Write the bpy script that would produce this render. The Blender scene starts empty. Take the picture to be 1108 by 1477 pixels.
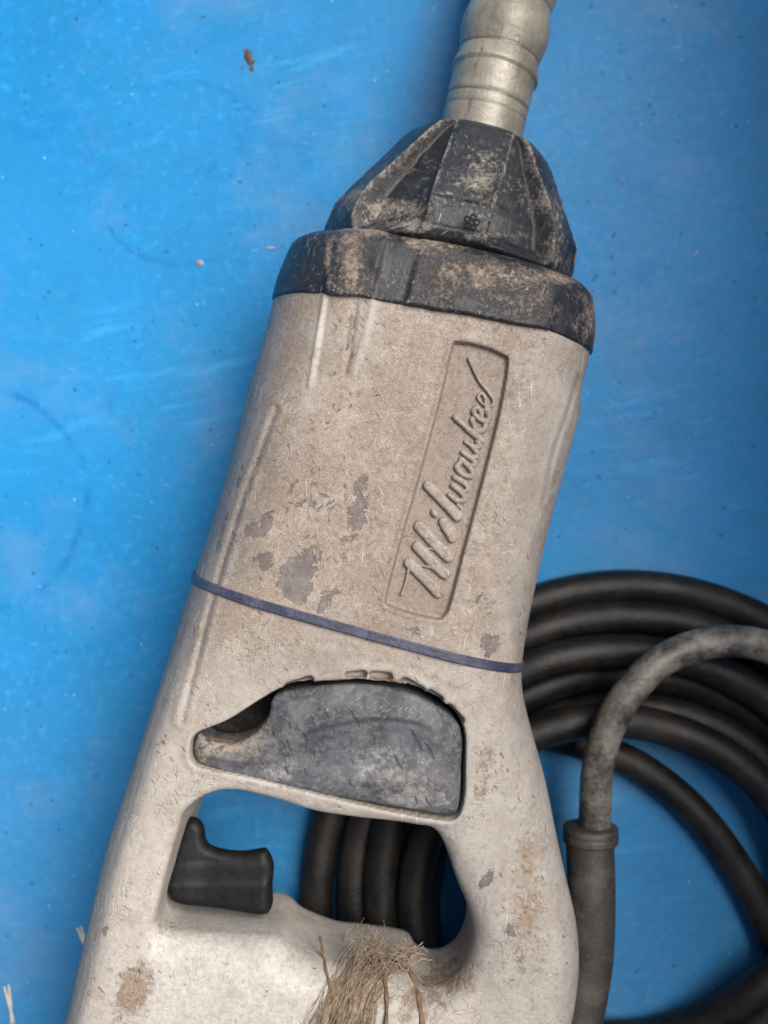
import bpy, bmesh, math, random
import numpy as np
from mathutils import Vector
random.seed(7)
RNG = np.random.default_rng(7)
S = bpy.context.scene
COL = S.collection
R = math.radians

# ------------------------------------------------------------------ camera, sky, sun
CAM_H, FPX, CX, CY = 0.405, 1418.0, 554.0, 738.5
cam = bpy.data.cameras.new('camera')
cam.sensor_fit = 'VERTICAL'; cam.sensor_height = 36.0; cam.sensor_width = 27.0
cam.lens = 36.0 * FPX / 1477.0
cam.clip_start = 0.01; cam.clip_end = 50
camo = bpy.data.objects.new('camera', cam); COL.objects.link(camo)
camo.location = (0, 0, CAM_H)
S.camera = camo
cam.dof.use_dof = True; cam.dof.focus_distance = 0.315; cam.dof.aperture_fstop = 7.0

SUN_ELEV, SUN_AZ = 56.0, 34.0        # direction TO the sun, azimuth ccw from +x
w = bpy.data.worlds.new('World'); S.world = w; w.use_nodes = True
nt = w.node_tree
bg = nt.nodes['Background']
sky = nt.nodes.new('ShaderNodeTexSky'); sky.sky_type = 'NISHITA'; sky.sun_disc = False
sky.sun_elevation = R(SUN_ELEV); sky.sun_rotation = R(90 - SUN_AZ)
sky.air_density = 1.0; sky.dust_density = 5.0; sky.ozone_density = 0.6
nt.links.new(sky.outputs[0], bg.inputs[0]); bg.inputs[1].default_value = 0.05
sl = bpy.data.lights.new('sun', 'SUN'); sl.energy = 3.6; sl.angle = R(50); sl.color = (1, 0.965, 0.92)
so = bpy.data.objects.new('sun', sl); COL.objects.link(so)
d = Vector((math.cos(R(SUN_ELEV)) * math.cos(R(SUN_AZ)), math.cos(R(SUN_ELEV)) * math.sin(R(SUN_AZ)), math.sin(R(SUN_ELEV))))
so.rotation_euler = d.to_track_quat('Z', 'Y').to_euler()
S.view_settings.view_transform = 'Standard'; S.view_settings.look = 'None'
S.view_settings.gamma = 1.0; S.view_settings.exposure = 0.78
S.render.engine = 'CYCLES'

# ------------------------------------------------------------------ geometry helpers (millimetres until the mesh is made)
def P(px, py, z=48.0):
    s = (CAM_H * 1000 - z) / FPX
    return np.array([(px - CX) * s, -(py - CY) * s])
def PL(pts, z=48.0): return np.array([P(a, b, z) for a, b in pts])
def PIX(v):
    s = FPX / (CAM_H * 1000 - v[:, 2])
    return v[:, 0] * s + CX, -v[:, 1] * s + CY

def catmull(p, n=6, closed=True):
    p = np.asarray(p, float); N = len(p); out = []
    rng = range(N) if closed else range(N - 1)
    for i in rng:
        if closed: a, b, c, e = p[i - 1], p[i], p[(i + 1) % N], p[(i + 2) % N]
        else: a, b, c, e = p[max(i - 1, 0)], p[i], p[i + 1], p[min(i + 2, N - 1)]
        for k in range(n):
            t = k / n
            out.append(0.5 * ((2 * b) + (c - a) * t + (2 * a - 5 * b + 4 * c - e) * t * t + (3 * b - a - 3 * c + e) * t ** 3))
    if not closed: out.append(p[-1])
    return np.array(out)

def poly_dist(X, Y, poly, closed=True):
    sh = X.shape; x = X.ravel(); y = Y.ravel()
    best = np.full(x.shape, 1e9); inside = np.zeros(x.shape, bool)
    N = len(poly)
    for i in range(N if closed else N - 1):
        a = poly[i]; b = poly[(i + 1) % N]
        e = b - a; L = e @ e + 1e-12
        t = np.clip(((x - a[0]) * e[0] + (y - a[1]) * e[1]) / L, 0, 1)
        dd = (x - a[0] - t * e[0]) ** 2 + (y - a[1] - t * e[1]) ** 2
        best = np.minimum(best, dd)
        if closed and a[1] != b[1]:
            c = ((a[1] > y) != (b[1] > y)) & (x < (b[0] - a[0]) * (y - a[1]) / (b[1] - a[1]) + a[0])
            inside ^= c
    best = np.sqrt(best)
    if closed: best = np.where(inside, -best, best)
    return best.reshape(sh)

def sstep(x, a, b):
    t = np.clip((x - a) / (b - a), 0, 1); return t * t * (3 - 2 * t)

def roundext(dd, q, Rr):
    a = dd + Rr; b = q + Rr
    return np.minimum(np.maximum(a, b), 0) + np.hypot(np.maximum(a, 0), np.maximum(b, 0)) - Rr

def smax(a, b, k):
    h = np.clip(0.5 + 0.5 * (a - b) / k, 0, 1)
    return b + (a - b) * h + k * h * (1 - h)

def surface_nets(F, org, h):
    s = F < 0
    c = np.zeros(tuple(n - 1 for n in F.shape), np.uint8)
    for i in (0, 1):
        for j in (0, 1):
            for k in (0, 1):
                c += s[i:F.shape[0] - 1 + i, j:F.shape[1] - 1 + j, k:F.shape[2] - 1 + k]
    act = (c > 0) & (c < 8)
    I, J, K = np.nonzero(act)
    idx = np.full(act.shape, -1, np.int32); idx[I, J, K] = np.arange(len(I))
    vals = {}
    for i in (0, 1):
        for j in (0, 1):
            for k in (0, 1):
                vals[(i, j, k)] = F[I + i, J + j, K + k]
    acc = np.zeros((len(I), 3)); cnt = np.zeros(len(I))
    for a in vals:
        for ax in range(3):
            if a[ax] == 0:
                b = list(a); b[ax] = 1; b = tuple(b)
                va, vb = vals[a], vals[b]
                m = (va < 0) != (vb < 0)
                t = np.where(m, va / np.where(m, va - vb, 1), 0)
                for q in range(3):
                    acc[:, q] += np.where(m, a[q] + (t if q == ax else 0), 0)
                cnt += m
    V = np.stack([I, J, K], 1) + acc / cnt[:, None]
    V = V * h + np.array(org)
    quads = []
    for ax in range(3):
        o1, o2 = [(1, 2), (2, 0), (0, 1)][ax]
        sl0 = [slice(None)] * 3; sl1 = [slice(None)] * 3
        sl0[ax] = slice(0, -1); sl1[ax] = slice(1, None)
        for q in (o1, o2): sl0[q] = slice(1, -1); sl1[q] = slice(1, -1)
        A = s[tuple(sl0)]; B = s[tuple(sl1)]
        e = np.nonzero(A != B); neg = A[e]
        base = [e[0].copy(), e[1].copy(), e[2].copy()]
        base[o1] += 1; base[o2] += 1
        def cell(d1, d2):
            b = [x.copy() for x in base]; b[o1] += d1; b[o2] += d2
            return idx[b[0], b[1], b[2]]
        q = np.stack([cell(-1, -1), cell(0, -1), cell(0, 0), cell(-1, 0)], 1)
        q[~neg] = q[~neg][:, ::-1]
        quads.append(q)
    return V, np.concatenate(quads)

def link(name, me, mat, parent=None, smooth=True):
    o = bpy.data.objects.new(name, me); COL.objects.link(o)
    if mat: me.materials.append(mat)
    if parent: o.parent = parent
    if smooth: me.polygons.foreach_set('use_smooth', np.ones(len(me.polygons), bool))
    return o

def mesh_np(name, V, Q, mat, parent=None, attrs=None):
    me = bpy.data.meshes.new(name)
    Q = np.asarray(Q); n = Q.shape[1]
    me.vertices.add(len(V)); me.vertices.foreach_set('co', (np.asarray(V) / 1000.0).astype(np.float32).ravel())
    me.loops.add(Q.size); me.loops.foreach_set('vertex_index', Q.astype(np.int32).ravel())
    me.polygons.add(len(Q)); me.polygons.foreach_set('loop_start', np.arange(0, Q.size, n, dtype=np.int32))
    me.polygons.foreach_set('loop_total', np.full(len(Q), n, dtype=np.int32))
    me.update(calc_edges=True)
    for k, a in (attrs or {}).items():
        at = me.attributes.new(k, 'FLOAT', 'POINT'); at.data.foreach_set('value', np.asarray(a, np.float32))
    return link(name, me, mat, parent)

def sweep(path, rad, seg=20, cap=True, flat=None):
    """tube along path (mm); rad scalar or array; returns V, Q"""
    path = np.asarray(path, float); n = len(path)
    rad = np.broadcast_to(rad, (n,))
    tan = np.gradient(path, axis=0); tan /= np.linalg.norm(tan, axis=1)[:, None]
    nrm = np.zeros_like(path); up = np.array([0, 0, 1.0])
    v = up - tan[0] * (up @ tan[0])
    if np.linalg.norm(v) < 1e-3: v = np.array([1.0, 0, 0]) - tan[0] * tan[0][0]
    v /= np.linalg.norm(v)
    for i in range(n):
        v = v - tan[i] * (v @ tan[i]); v /= np.linalg.norm(v); nrm[i] = v
    bi = np.cross(tan, nrm)
    th = np.linspace(0, 2 * np.pi, seg, endpoint=False)
    V = path[:, None, :] + rad[:, None, None] * (np.cos(th)[None, :, None] * nrm[:, None, :] + np.sin(th)[None, :, None] * bi[:, None, :])
    V = V.reshape(-1, 3); Q = []
    i = np.arange(n - 1)[:, None]; j = np.arange(seg)[None, :]; j2 = (j + 1) % seg
    Q = np.stack([i * seg + j + 0 * i, i * seg + j2 + 0 * i, (i + 1) * seg + j2, (i + 1) * seg + j], -1).reshape(-1, 4)
    if cap:
        V = np.vstack([V, path[:1], path[-1:]]); a = n * seg; b = a + 1
        jj = np.arange(seg)
        c1 = np.stack([np.full(seg, a), (jj + 1) % seg, jj, jj], 1)
        c2 = np.stack([np.full(seg, b), (n - 1) * seg + jj, (n - 1) * seg + (jj + 1) % seg, (n - 1) * seg + (jj + 1) % seg], 1)
        return V, Q, np.vstack([c1, c2])[:, :3]
    return V, Q, None

def tube(name, path, rad, mat, parent=None, seg=20, extra=None):
    V, Q, T = sweep(path, rad, seg)
    faces = Q.tolist() + (T.tolist() if T is not None else [])
    me = bpy.data.meshes.new(name); me.from_pydata((V / 1000).tolist(), [], faces); me.update()
    return link(name, me, mat, parent)

def empty(name, loc):
    o = bpy.data.objects.new(name, None); COL.objects.link(o); o.location = loc; o.empty_display_size = 0.02
    return o
def tag(o, label=None, cat=None, group=None, kind=None):
    if label: o['label'] = label
    if cat: o['category'] = cat
    if group: o['group'] = group
    if kind: o['kind'] = kind
    return o

# ------------------------------------------------------------------ node helpers
class NT:
    def __init__(s, name):
        s.m = bpy.data.materials.new(name); s.m.use_nodes = True
        s.t = s.m.node_tree; s.b = s.t.nodes['Principled BSDF']
        s.co = s.t.nodes.new('ShaderNodeTexCoord').outputs['Object']
    def n(s, typ, **kw):
        x = s.t.nodes.new('ShaderNode' + typ)
        for k, v in kw.items(): setattr(x, k, v)
        return x
    def set(s, sock, v):
        if isinstance(v, bpy.types.NodeSocket): s.t.links.new(v, sock)
        else: sock.default_value = v
    def math(s, op, a, b=0.0, c=0.0, clamp=False):
        x = s.n('Math', operation=op, use_clamp=clamp); s.set(x.inputs[0], a); s.set(x.inputs[1], b); s.set(x.inputs[2], c); return x.outputs[0]
    def mul(s, a, b): return s.math('MULTIPLY', a, b)
    def add(s, a, b): return s.math('ADD', a, b)
    def mx(s, a, b): return s.math('MAXIMUM', a, b)
    def ramp(s, v, a, b, lo=0.0, hi=1.0, smooth=True):
        x = s.n('MapRange'); x.interpolation_type = 'SMOOTHSTEP' if smooth else 'LINEAR'
        s.set(x.inputs[0], v)
        for i, q in enumerate((a, b, lo, hi)): x.inputs[1 + i].default_value = q
        return x.outputs[0]
    def mapping(s, rot=(0, 0, 0), scale=(1, 1, 1), loc=(0, 0, 0), co=None):
        x = s.n('Mapping'); s.set(x.inputs[0], co or s.co)
        x.inputs['Rotation'].default_value = rot; x.inputs['Scale'].default_value = scale; x.inputs['Location'].default_value = loc
        return x.outputs[0]
    def noise(s, scale, detail=4, rough=0.6, co=None, dist=0.0, col=False):
        x = s.n('TexNoise'); s.set(x.inputs['Vector'], co or s.co)
        x.inputs['Scale'].default_value = scale; x.inputs['Detail'].default_value = detail
        x.inputs['Roughness'].default_value = rough; x.inputs['Distortion'].default_value = dist
        return x.outputs['Color' if col else 'Fac']
    def voro(s, scale, co=None, feature='F1', rnd=1.0):
        x = s.n('TexVoronoi', feature=feature); s.set(x.inputs['Vector'], co or s.co)
        x.inputs['Scale'].default_value = scale
        if 'Randomness' in x.inputs: x.inputs['Randomness'].default_value = rnd
        return x.outputs['Distance']
    def warp(s, co, scale, amt):
        nz = s.noise(scale, 3, 0.5, co, col=True)
        a = s.n('VectorMath', operation='SUBTRACT'); s.set(a.inputs[0], nz); a.inputs[1].default_value = (0.5, 0.5, 0.5)
        b = s.n('VectorMath', operation='SCALE'); s.set(b.inputs[0], a.outputs[0]); b.inputs['Scale'].default_value = amt
        c = s.n('VectorMath', operation='ADD'); s.set(c.inputs[0], co); s.set(c.inputs[1], b.outputs[0])
        return c.outputs[0]
    def attr(s, name):
        x = s.n('Attribute'); x.attribute_name = name; return x.outputs['Fac']
    def mix(s, f, a, b, mode='MIX'):
        x = s.n('Mix', data_type='RGBA', blend_type=mode); s.set(x.inputs[0], f)
        for i, q in ((6, a), (7, b)):
            if isinstance(q, tuple) and len(q) == 3: q = q + (1.0,)
            s.set(x.inputs[i], q)
        return x.outputs[2]
    def scratches(s, rot, length, gap, width=0.04, off=0.0, warp=0.0):
        """thin dashes: anisotropic voronoi cells. length, gap in metres"""
        co = s.warp(s.warp(s.co, 45, warp * 1.6), 300, .0012)
        m = s.mapping(rot=(0, 0, rot), co=co, loc=(off, off * 1.7, off * .3))
        m = s.mapping(scale=(1 / gap, 1 / length, 1 / (gap * 6)), co=m)
        x = s.n('TexVoronoi', feature='F1'); x.voronoi_dimensions = '2D'; s.set(x.inputs['Vector'], m); x.inputs['Scale'].default_value = 1.0
        thin = s.ramp(s.noise(35, 3, .6, s.mapping(loc=(off, 1, off))), .35, .68, width * .1, width * 2.0)
        return s.ramp(s.math('SUBTRACT', x.outputs['Distance'], thin), width * .5, 0.0)
    def squiggle(s, scale, width, co=None, det=2, off=0.5):
        nz = s.noise(scale, det, 0.5, co)
        return s.ramp(s.math('ABSOLUTE', s.math('SUBTRACT', nz, off)), width, width * 0.3)
    def bump(s, h, dist, strength=1.0, normal=None):
        x = s.n('Bump'); s.set(x.inputs['Height'], h); x.inputs['Distance'].default_value = dist; x.inputs['Strength'].default_value = strength
        if normal: s.set(x.inputs['Normal'], normal)
        return x.outputs[0]
    def out(s, col, rough, normal=None, spec=0.5, metal=0.0):
        s.set(s.b.inputs['Base Color'], col if not (isinstance(col, tuple) and len(col) == 3) else col + (1.0,))
        s.set(s.b.inputs['Roughness'], rough); s.set(s.b.inputs['Specular IOR Level'], spec); s.set(s.b.inputs['Metallic'], metal)
        if normal: s.set(s.b.inputs['Normal'], normal)
        return s.m

AX = R(14.3)   # tilt of the tool's axis

def mat_housing():
    t = NT('worn_beige_enamel')
    big = t.noise(28, 5, 0.6); mid = t.noise(110, 6, 0.65); fine = t.noise(600, 5, 0.7); vf = t.noise(2200, 3, 0.7)
    clean, mud, rust, chip, side, pocket = (t.attr(k) for k in ('clean', 'mud', 'rust', 'chip', 'side', 'pocket')); inner = t.attr('inner')
    c = t.mix(t.ramp(big, .32, .68), (.225, .18, .147), (.29, .243, .202))
    c = t.mix(t.mul(t.ramp(mid, .44, .66), .4), c, (.41, .36, .305))
    c = t.mix(t.mul(t.ramp(t.noise(70, 8, .75, t.mapping(loc=(6, 3, 1))), .5, .66), .6), c, (.23, .165, .12))
    c = t.mix(t.mul(t.ramp(fine, .48, .62), .55), c, (.19, .135, .095))
    c = t.mix(t.mul(t.ramp(vf, .5, .62), .4), c, (.54, .48, .41))
    c = t.mix(t.mul(t.ramp(t.noise(1500, 4, .75, t.mapping(loc=(.7, .3, .1))), .53, .63), .6), c, (.16, .11, .08))
    c = t.mix(t.mul(clean, t.ramp(mid, .25, .6, .6, 1.0)), c, t.mix(t.ramp(fine, .35, .7), (.37, .345, .31), (.49, .465, .43)))
    # darker grey on the sides, mostly the left, streaky along the axis
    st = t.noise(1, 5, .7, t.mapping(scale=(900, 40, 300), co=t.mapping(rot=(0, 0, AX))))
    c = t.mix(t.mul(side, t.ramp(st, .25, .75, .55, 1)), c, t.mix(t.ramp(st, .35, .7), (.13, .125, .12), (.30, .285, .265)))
    # brown mud film and pitted dirt
    mudn = t.math('ADD', mud, t.mul(t.math('SUBTRACT', t.noise(170, 7, .72), .5), 2.2))
    mm = t.ramp(mudn, .48, .8)
    c = t.mix(t.mul(mm, .8), c, t.mix(t.ramp(fine, .3, .7), (.13, .085, .055), (.24, .165, .11)))
    rn = t.math('ADD', rust, t.mul(t.math('SUBTRACT', t.noise(320, 7, .75), .5), 2.6))
    rm = t.ramp(rn, .45, 1.25)
    c = t.mix(t.mul(rm, .7), c, t.mix(t.ramp(fine, .35, .65), (.17, .10, .05), (.30, .205, .12)))
    # flaked paint: purple grey primer
    cn = t.math('ADD', chip, t.mul(t.math('SUBTRACT', t.noise(190, 8, .68, dist=.5), .5), 2.1))
    cm = t.ramp(cn, .62, .67)
    c = t.mix(t.mul(cm, .9), c, t.mix(t.ramp(mid, .35, .65), (.115, .095, .088), (.17, .148, .14)))
    # small scattered dark pits
    pit = t.mul(t.ramp(t.voro(260, t.warp(t.co, 500, .003)), .17, .10), t.ramp(t.noise(45, 3), .54, .64))
    c = t.mix(t.mul(pit, .7), c, (.10, .07, .05))
    # scratches: dark crooked cracks and pale scores
    sq = t.mul(t.squiggle(190, .012, det=2), t.ramp(t.noise(60, 3, .6, t.mapping(loc=(3, 1, 2))), .55, .63))
    sq2 = t.mul(t.squiggle(280, .014, t.mapping(loc=(1, 4, 2)), 2), t.ramp(t.noise(80, 3, .6, t.mapping(loc=(9, 1, 7))), .56, .63))
    c = t.mix(t.mul(sq, .4), c, (.12, .09, .07))
    c = t.mix(t.mul(sq2, .5), c, (.62, .56, .48))
    sc = None
    for i, (ang, L, g, wd, wp) in enumerate([(AX, .030, .0016, .075, .001), (AX + .5, .012, .0016, .06, .003), (AX - .65, .016, .0022, .05, .004),
                                           (AX + 1.5, .010, .0022, .05, .004), (AX - .2, .05, .003, .045, .002)]):
        q = t.mul(t.scratches(ang, L, g, wd, .37 * i + .1, wp), t.ramp(t.noise(50, 3, .6, t.mapping(loc=(i * 2.3, 5, 1))), .50, .60))
        sc = q if sc is None else t.mx(sc, q)
    dk = t.mul(t.scratches(AX - .9, .012, .0024, .05, 8.3, .005), t.ramp(t.noise(55, 3, .6, t.mapping(loc=(4, 8, 2))), .52, .6))
    fs = None
    for i, (ang, L, g, wd) in enumerate([(AX + .1, .016, .0009, .05), (AX + .9, .007, .0010, .05), (AX - .8, .009, .0011, .045), (AX + 1.4, .007, .0012, .045)]):
        q = t.mul(t.scratches(ang, L, g, wd, 3.3 * i + .9, .004), t.ramp(t.noise(75, 4, .65, t.mapping(loc=(i * 1.3, 2, 6))), .5, .6))
        fs = q if fs is None else t.mx(fs, q)
    spk = t.noise(330, 9, .86, t.mapping(loc=(3, 5, 9)))
    arean = t.ramp(t.noise(22, 4, .65, t.mapping(loc=(9, 9, 1))), .38, .62, .35, 1.0)
    c = t.mix(t.mul(t.mul(t.ramp(spk, .53, .66), t.mul(arean, t.math('SUBTRACT', 1.0, t.mul(clean, .75)))), .42), c, (.13, .098, .075))
    c = t.mix(t.mul(t.ramp(spk, .45, .34), .22), c, (.46, .41, .35))
    lg = None
    for i, (ang, L, g, wd) in enumerate([(AX + .03, .11, .0030, .022), (AX - .04, .07, .0024, .024), (AX + .28, .06, .0045, .018), (AX - .5, .05, .006, .016)]):
        q = t.mul(t.scratches(ang, L, g, wd, 5.3 * i + 2.9, .002), t.ramp(t.noise(28, 3, .6, t.mapping(loc=(i * 3.3, 2, 2))), .45, .56))
        lg = q if lg is None else t.mx(lg, q)
    c = t.mix(t.mul(lg, .65), c, (.60, .56, .50))
    c = t.mix(t.mul(fs, .28), c, (.62, .57, .50))
    c = t.mix(t.mul(sc, .42), c, (.62, .58, .52))
    grime = t.mul(t.ramp(t.noise(48, 8, .78, t.mapping(loc=(8, 8, 3))), .47, .64), t.ramp(fine, .38, .6, .3, 1))
    c = t.mix(t.mul(grime, t.math('SUBTRACT', .55, t.mul(clean, .35))), c, (.19, .145, .11))
    c = t.mix(t.mul(dk, .6), c, (.11, .08, .06))
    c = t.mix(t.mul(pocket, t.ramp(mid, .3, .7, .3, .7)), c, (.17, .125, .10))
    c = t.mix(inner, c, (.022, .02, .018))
    h = t.add(t.mul(mid, .6), t.mul(fine, .25))
    h = t.add(h, t.mul(vf, .05))
    h = t.math('SUBTRACT', h, t.mul(cm, .30)); h = t.add(h, t.mul(mm, .18)); h = t.math('SUBTRACT', h, t.mul(sc, .15)); h = t.math('SUBTRACT', h, t.mul(lg, .25)); h = t.math('SUBTRACT', h, t.mul(t.ramp(spk, .53, .66), .08))
    h = t.math('SUBTRACT', h, t.mul(pit, .3)); h = t.math('SUBTRACT', h, t.mul(sq, .1)); h = t.math('SUBTRACT', h, t.mul(dk, .3)); h = t.add(h, t.mul(sq2, .2))
    h = t.math('SUBTRACT', h, t.mul(t.ramp(t.noise(420, 3, .6), .52, .75), t.mul(t.ramp(t.math('ADD', rust, mud), .2, .7), .6)))
    nrm = t.bump(h, .00095, .85)
    rg = t.math('SUBTRACT', t.ramp(fine, .3, .7, .46, .70), t.mul(clean, .04))
    return t.out(c, rg, nrm, .4)

def mat_black(name, dust_lo, dust_hi, base=(.012, .0125, .015), dustc=(.27, .225, .18), use_attr=True, axis_streak=True, grey=(.065, .066, .075)):
    t = NT(name)
    mid = t.noise(90, 7, .7); fine = t.noise(700, 5, .75)
    c = t.mix(t.ramp(t.noise(60, 5), .35, .7), base, tuple(x * 1.9 for x in base))
    st = t.noise(1, 5, .75, t.mapping(scale=(700, 60, 300), co=t.mapping(rot=(0, 0, AX))))
    c = t.mix(t.mul(t.ramp(st, .5, .75), .6), c, grey)
    dn = mid
    if use_attr: dn = t.add(dn, t.mul(t.attr('dust'), .42))
    dn = t.add(dn, t.mul(t.math('SUBTRACT', fine, .5), .8)); dn = t.add(dn, t.mul(t.math('SUBTRACT', t.noise(250, 5, .8), .5), .7))
    dm = t.ramp(dn, dust_lo, dust_hi)
    c = t.mix(dm, c, t.mix(t.ramp(fine, .35, .7), tuple(x * .62 for x in dustc), dustc))
    sc = None
    for i, (ang, L, g, wd, wp) in enumerate([(AX, .016, .0017, .07, .001), (AX + .9, .010, .002, .06, .004), (AX - .7, .010, .002, .05, .003), (AX + .1, .03, .0026, .05, .001)]):
        q = t.mul(t.scratches(ang, L, g, wd * .8, .77 * i + 1.1, wp), t.ramp(t.noise(70, 3, .6, t.mapping(loc=(i * 2.9, 3, 1))), .54, .64))
        sc = q if sc is None else t.mx(sc, q)
    wh = t.mul(t.ramp(t.noise(420, 6, .8, t.mapping(loc=(2, 2, 5))), .56, .64), t.ramp(t.noise(45, 4, .6, t.mapping(loc=(1, 6, 3))), .45, .62))
    c = t.mix(t.mul(wh, .6), c, (.42, .39, .34))
    c = t.mix(t.mul(sc, .5), c, (.45, .42, .38))
    h = t.add(t.mul(fine, .5), t.mul(dm, .5)); h = t.math('SUBTRACT', h, t.mul(sc, .25)); h = t.add(h, t.mul(mid, .6))
    return t.out(c, t.ramp(dm, 0, 1, .42, .85), t.bump(h, .0007, .8), .5)

def mat_cover():
    t = NT('scuffed_black_rubber')
    mid = t.noise(75, 7, .7); fine = t.noise(520, 6, .75); vf = t.noise(1800, 3, .7)
    c = t.mix(t.ramp(mid, .38, .62), (.04, .041, .047), (.105, .108, .118))
    c = t.mix(t.mul(t.ramp(fine, .47, .66), .55), c, (.19, .188, .188))
    d = t.attr('dust')
    dn = t.add(d, t.mul(t.math('SUBTRACT', t.noise(200, 7, .75), .5), 2.0))
    dm = t.ramp(dn, .45, .9)
    c = t.mix(t.mul(dm, .65), c, t.mix(t.ramp(fine, .4, .65), (.20, .20, .21), (.42, .40, .36)))
    brown = t.attr('brown')
    c = t.mix(t.mul(brown, t.ramp(fine, .4, .58)), c, (.30, .24, .175))
    c = t.mix(t.mul(t.attr('groove'), .75), c, (.03, .03, .034))
    k = None
    for i, (ang, L, g, wd, wp) in enumerate([(AX - .75, .035, .005, .05, .002), (AX - .6, .02, .004, .055, .002)]):
        q = t.mul(t.scratches(ang, L, g, wd, 2.2 * i + .4, wp), t.ramp(t.noise(40, 3, .6, t.mapping(loc=(i * 2.9, 3, 1))), .38, .5))
        k = q if k is None else t.mx(k, q)
    c = t.mix(t.mul(k, .7), c, (.035, .035, .04))
    sc = None
    for i, (ang, L, g, wd, wp) in enumerate([(AX + .7, .012, .0011, .045, .003), (AX - .7, .014, .0012, .045, .003)]):
        q = t.mul(t.scratches(ang, L, g, wd, .57 * i + 5.1, wp), t.ramp(t.noise(60, 3, .6, t.mapping(loc=(i * 1.9, 7, 1))), .5, .62))
        sc = q if sc is None else t.mx(sc, q)
    c = t.mix(t.mul(sc, .5), c, (.42, .41, .40))
    h = t.add(t.mul(fine, .6), t.mul(vf, .2)); h = t.add(h, t.mul(mid, .5)); h = t.add(h, t.mul(dm, .25)); h = t.math('SUBTRACT', h, t.mul(k, .5))
    return t.out(c, .62, t.bump(h, .0007, .8), .45)

def mat_table():
    t = NT('blue_painted_sheet')
    big = t.noise(7, 4, .55); mid = t.noise(40, 6, .6); fine = t.noise(900, 4, .7); vf = t.noise(260, 5, .7)
    c = t.mix(t.ramp(big, .3, .7), (.010, .175, .40), (.019, .212, .46))
    c = t.mix(t.mul(t.ramp(mid, .4, .7), .3), c, (.012, .235, .60))
    # pale rubbed streaks, gathered in patches
    m = t.mapping(rot=(0, 0, R(-12)), co=t.warp(t.co, 20, .02))
    st = t.noise(1, 5, .65, t.mapping(scale=(12, 130, 10), co=m))
    msk = t.ramp(t.noise(11, 2, .5, t.mapping(loc=(2, 7, 0))), .5, .64)
    c = t.mix(t.mul(t.mul(t.ramp(st, .52, .72), msk), .42), c, (.06, .37, .72))
    c = t.mix(t.mul(t.ramp(vf, .52, .68), t.ramp(t.noise(9, 3, .6, t.mapping(loc=(3, 3, 3))), .35, .6, .1, .5)), c, (.03, .31, .66))
    c = t.mix(t.mul(t.ramp(t.noise(1300, 4, .75), .52, .66), .3), c, (.003, .12, .33))
    br = t.noise(1, 6, .75, t.mapping(scale=(30, 420, 10), co=t.mapping(rot=(0, 0, R(-10)), co=t.warp(t.co, 12, .012))))
    c = t.mix(t.mul(t.ramp(br, .55, .7), t.ramp(t.noise(10, 3, .6, t.mapping(loc=(1, 9, 1))), .45, .62, 0, .45)), c, (.06, .36, .68))
    c = t.mix(t.mul(t.ramp(t.noise(24, 6, .7, t.mapping(loc=(7, 1, 0))), .56, .7), .35), c, (.002, .12, .34))
    # dull grey smudges and dust
    c = t.mix(t.mul(t.ramp(t.noise(16, 5, .65, t.mapping(loc=(5, 2, 0))), .48, .72), .42), c, (.12, .24, .42))
    # grey tint growing toward the near end of the sheet
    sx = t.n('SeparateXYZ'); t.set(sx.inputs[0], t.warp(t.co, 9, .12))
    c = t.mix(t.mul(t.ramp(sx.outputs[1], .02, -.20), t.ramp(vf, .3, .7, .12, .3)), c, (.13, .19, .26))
    # worn circular scuffs left by pails
    for (px, py, rr, wd, k) in [(-40, 720, 47, 1.4, .5), (265, 250, 38, 1.2, .3)]:
        q = P(px, py, 0) / 1000
        mp = t.warp(t.mapping(loc=(-q[0], -q[1], 0)), 14, .010)
        sx = t.n('SeparateXYZ'); t.set(sx.inputs[0], mp)
        cmb = t.n('CombineXYZ'); t.set(cmb.inputs[0], sx.outputs[0]); t.set(cmb.inputs[1], sx.outputs[1])
        ln = t.n('VectorMath', operation='LENGTH'); t.set(ln.inputs[0], cmb.outputs[0])
        dd = t.math('ABSOLUTE', t.math('SUBTRACT', ln.outputs['Value'], rr / 1000))
        c = t.mix(t.mul(t.mul(t.ramp(dd, wd / 1000 * 1.6, wd / 1000 * .3), t.ramp(t.noise(26, 5, .75, t.mapping(loc=(px, py, 0))), .46, .6)), k), c, (.004, .10, .33))
    sp = t.mul(t.ramp(t.voro(190, t.warp(t.co, 200, .004)), .16, .07), t.ramp(t.noise(60, 2), .46, .6))
    c = t.mix(t.mul(sp, .8), c, (.01, .05, .12))
    sp2 = t.mul(t.ramp(t.voro(170, t.mapping(loc=(3, 3, 0))), .07, .04), t.ramp(t.noise(60, 2, .5, t.mapping(loc=(4, 1, 0))), .55, .62))
    c = t.mix(t.mul(sp2, .8), c, (.45, .62, .75))
    sc = t.mul(t.scratches(R(-80), .03, .004, .03, 3.1, .003), t.ramp(t.noise(25, 3), .47, .62))
    sc = t.mx(sc, t.mul(t.scratches(R(-20), .02, .005, .025, 1.1, .003), t.ramp(t.noise(25, 3, .5, t.mapping(loc=(1, 2, 0))), .54, .62)))
    c = t.mix(t.mul(sc, .35), c, (.15, .45, .75))
    h = t.add(t.mul(fine, .16), t.mul(vf, .5)); h = t.add(h, t.mul(mid, .9)); h = t.math('SUBTRACT', h, t.mul(sp, .3)); h = t.add(h, t.mul(t.mul(st, msk), .35))
    return t.out(c, t.ramp(vf, .3, .7, .34, .5), t.bump(h, .0006, .55), .16)

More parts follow.
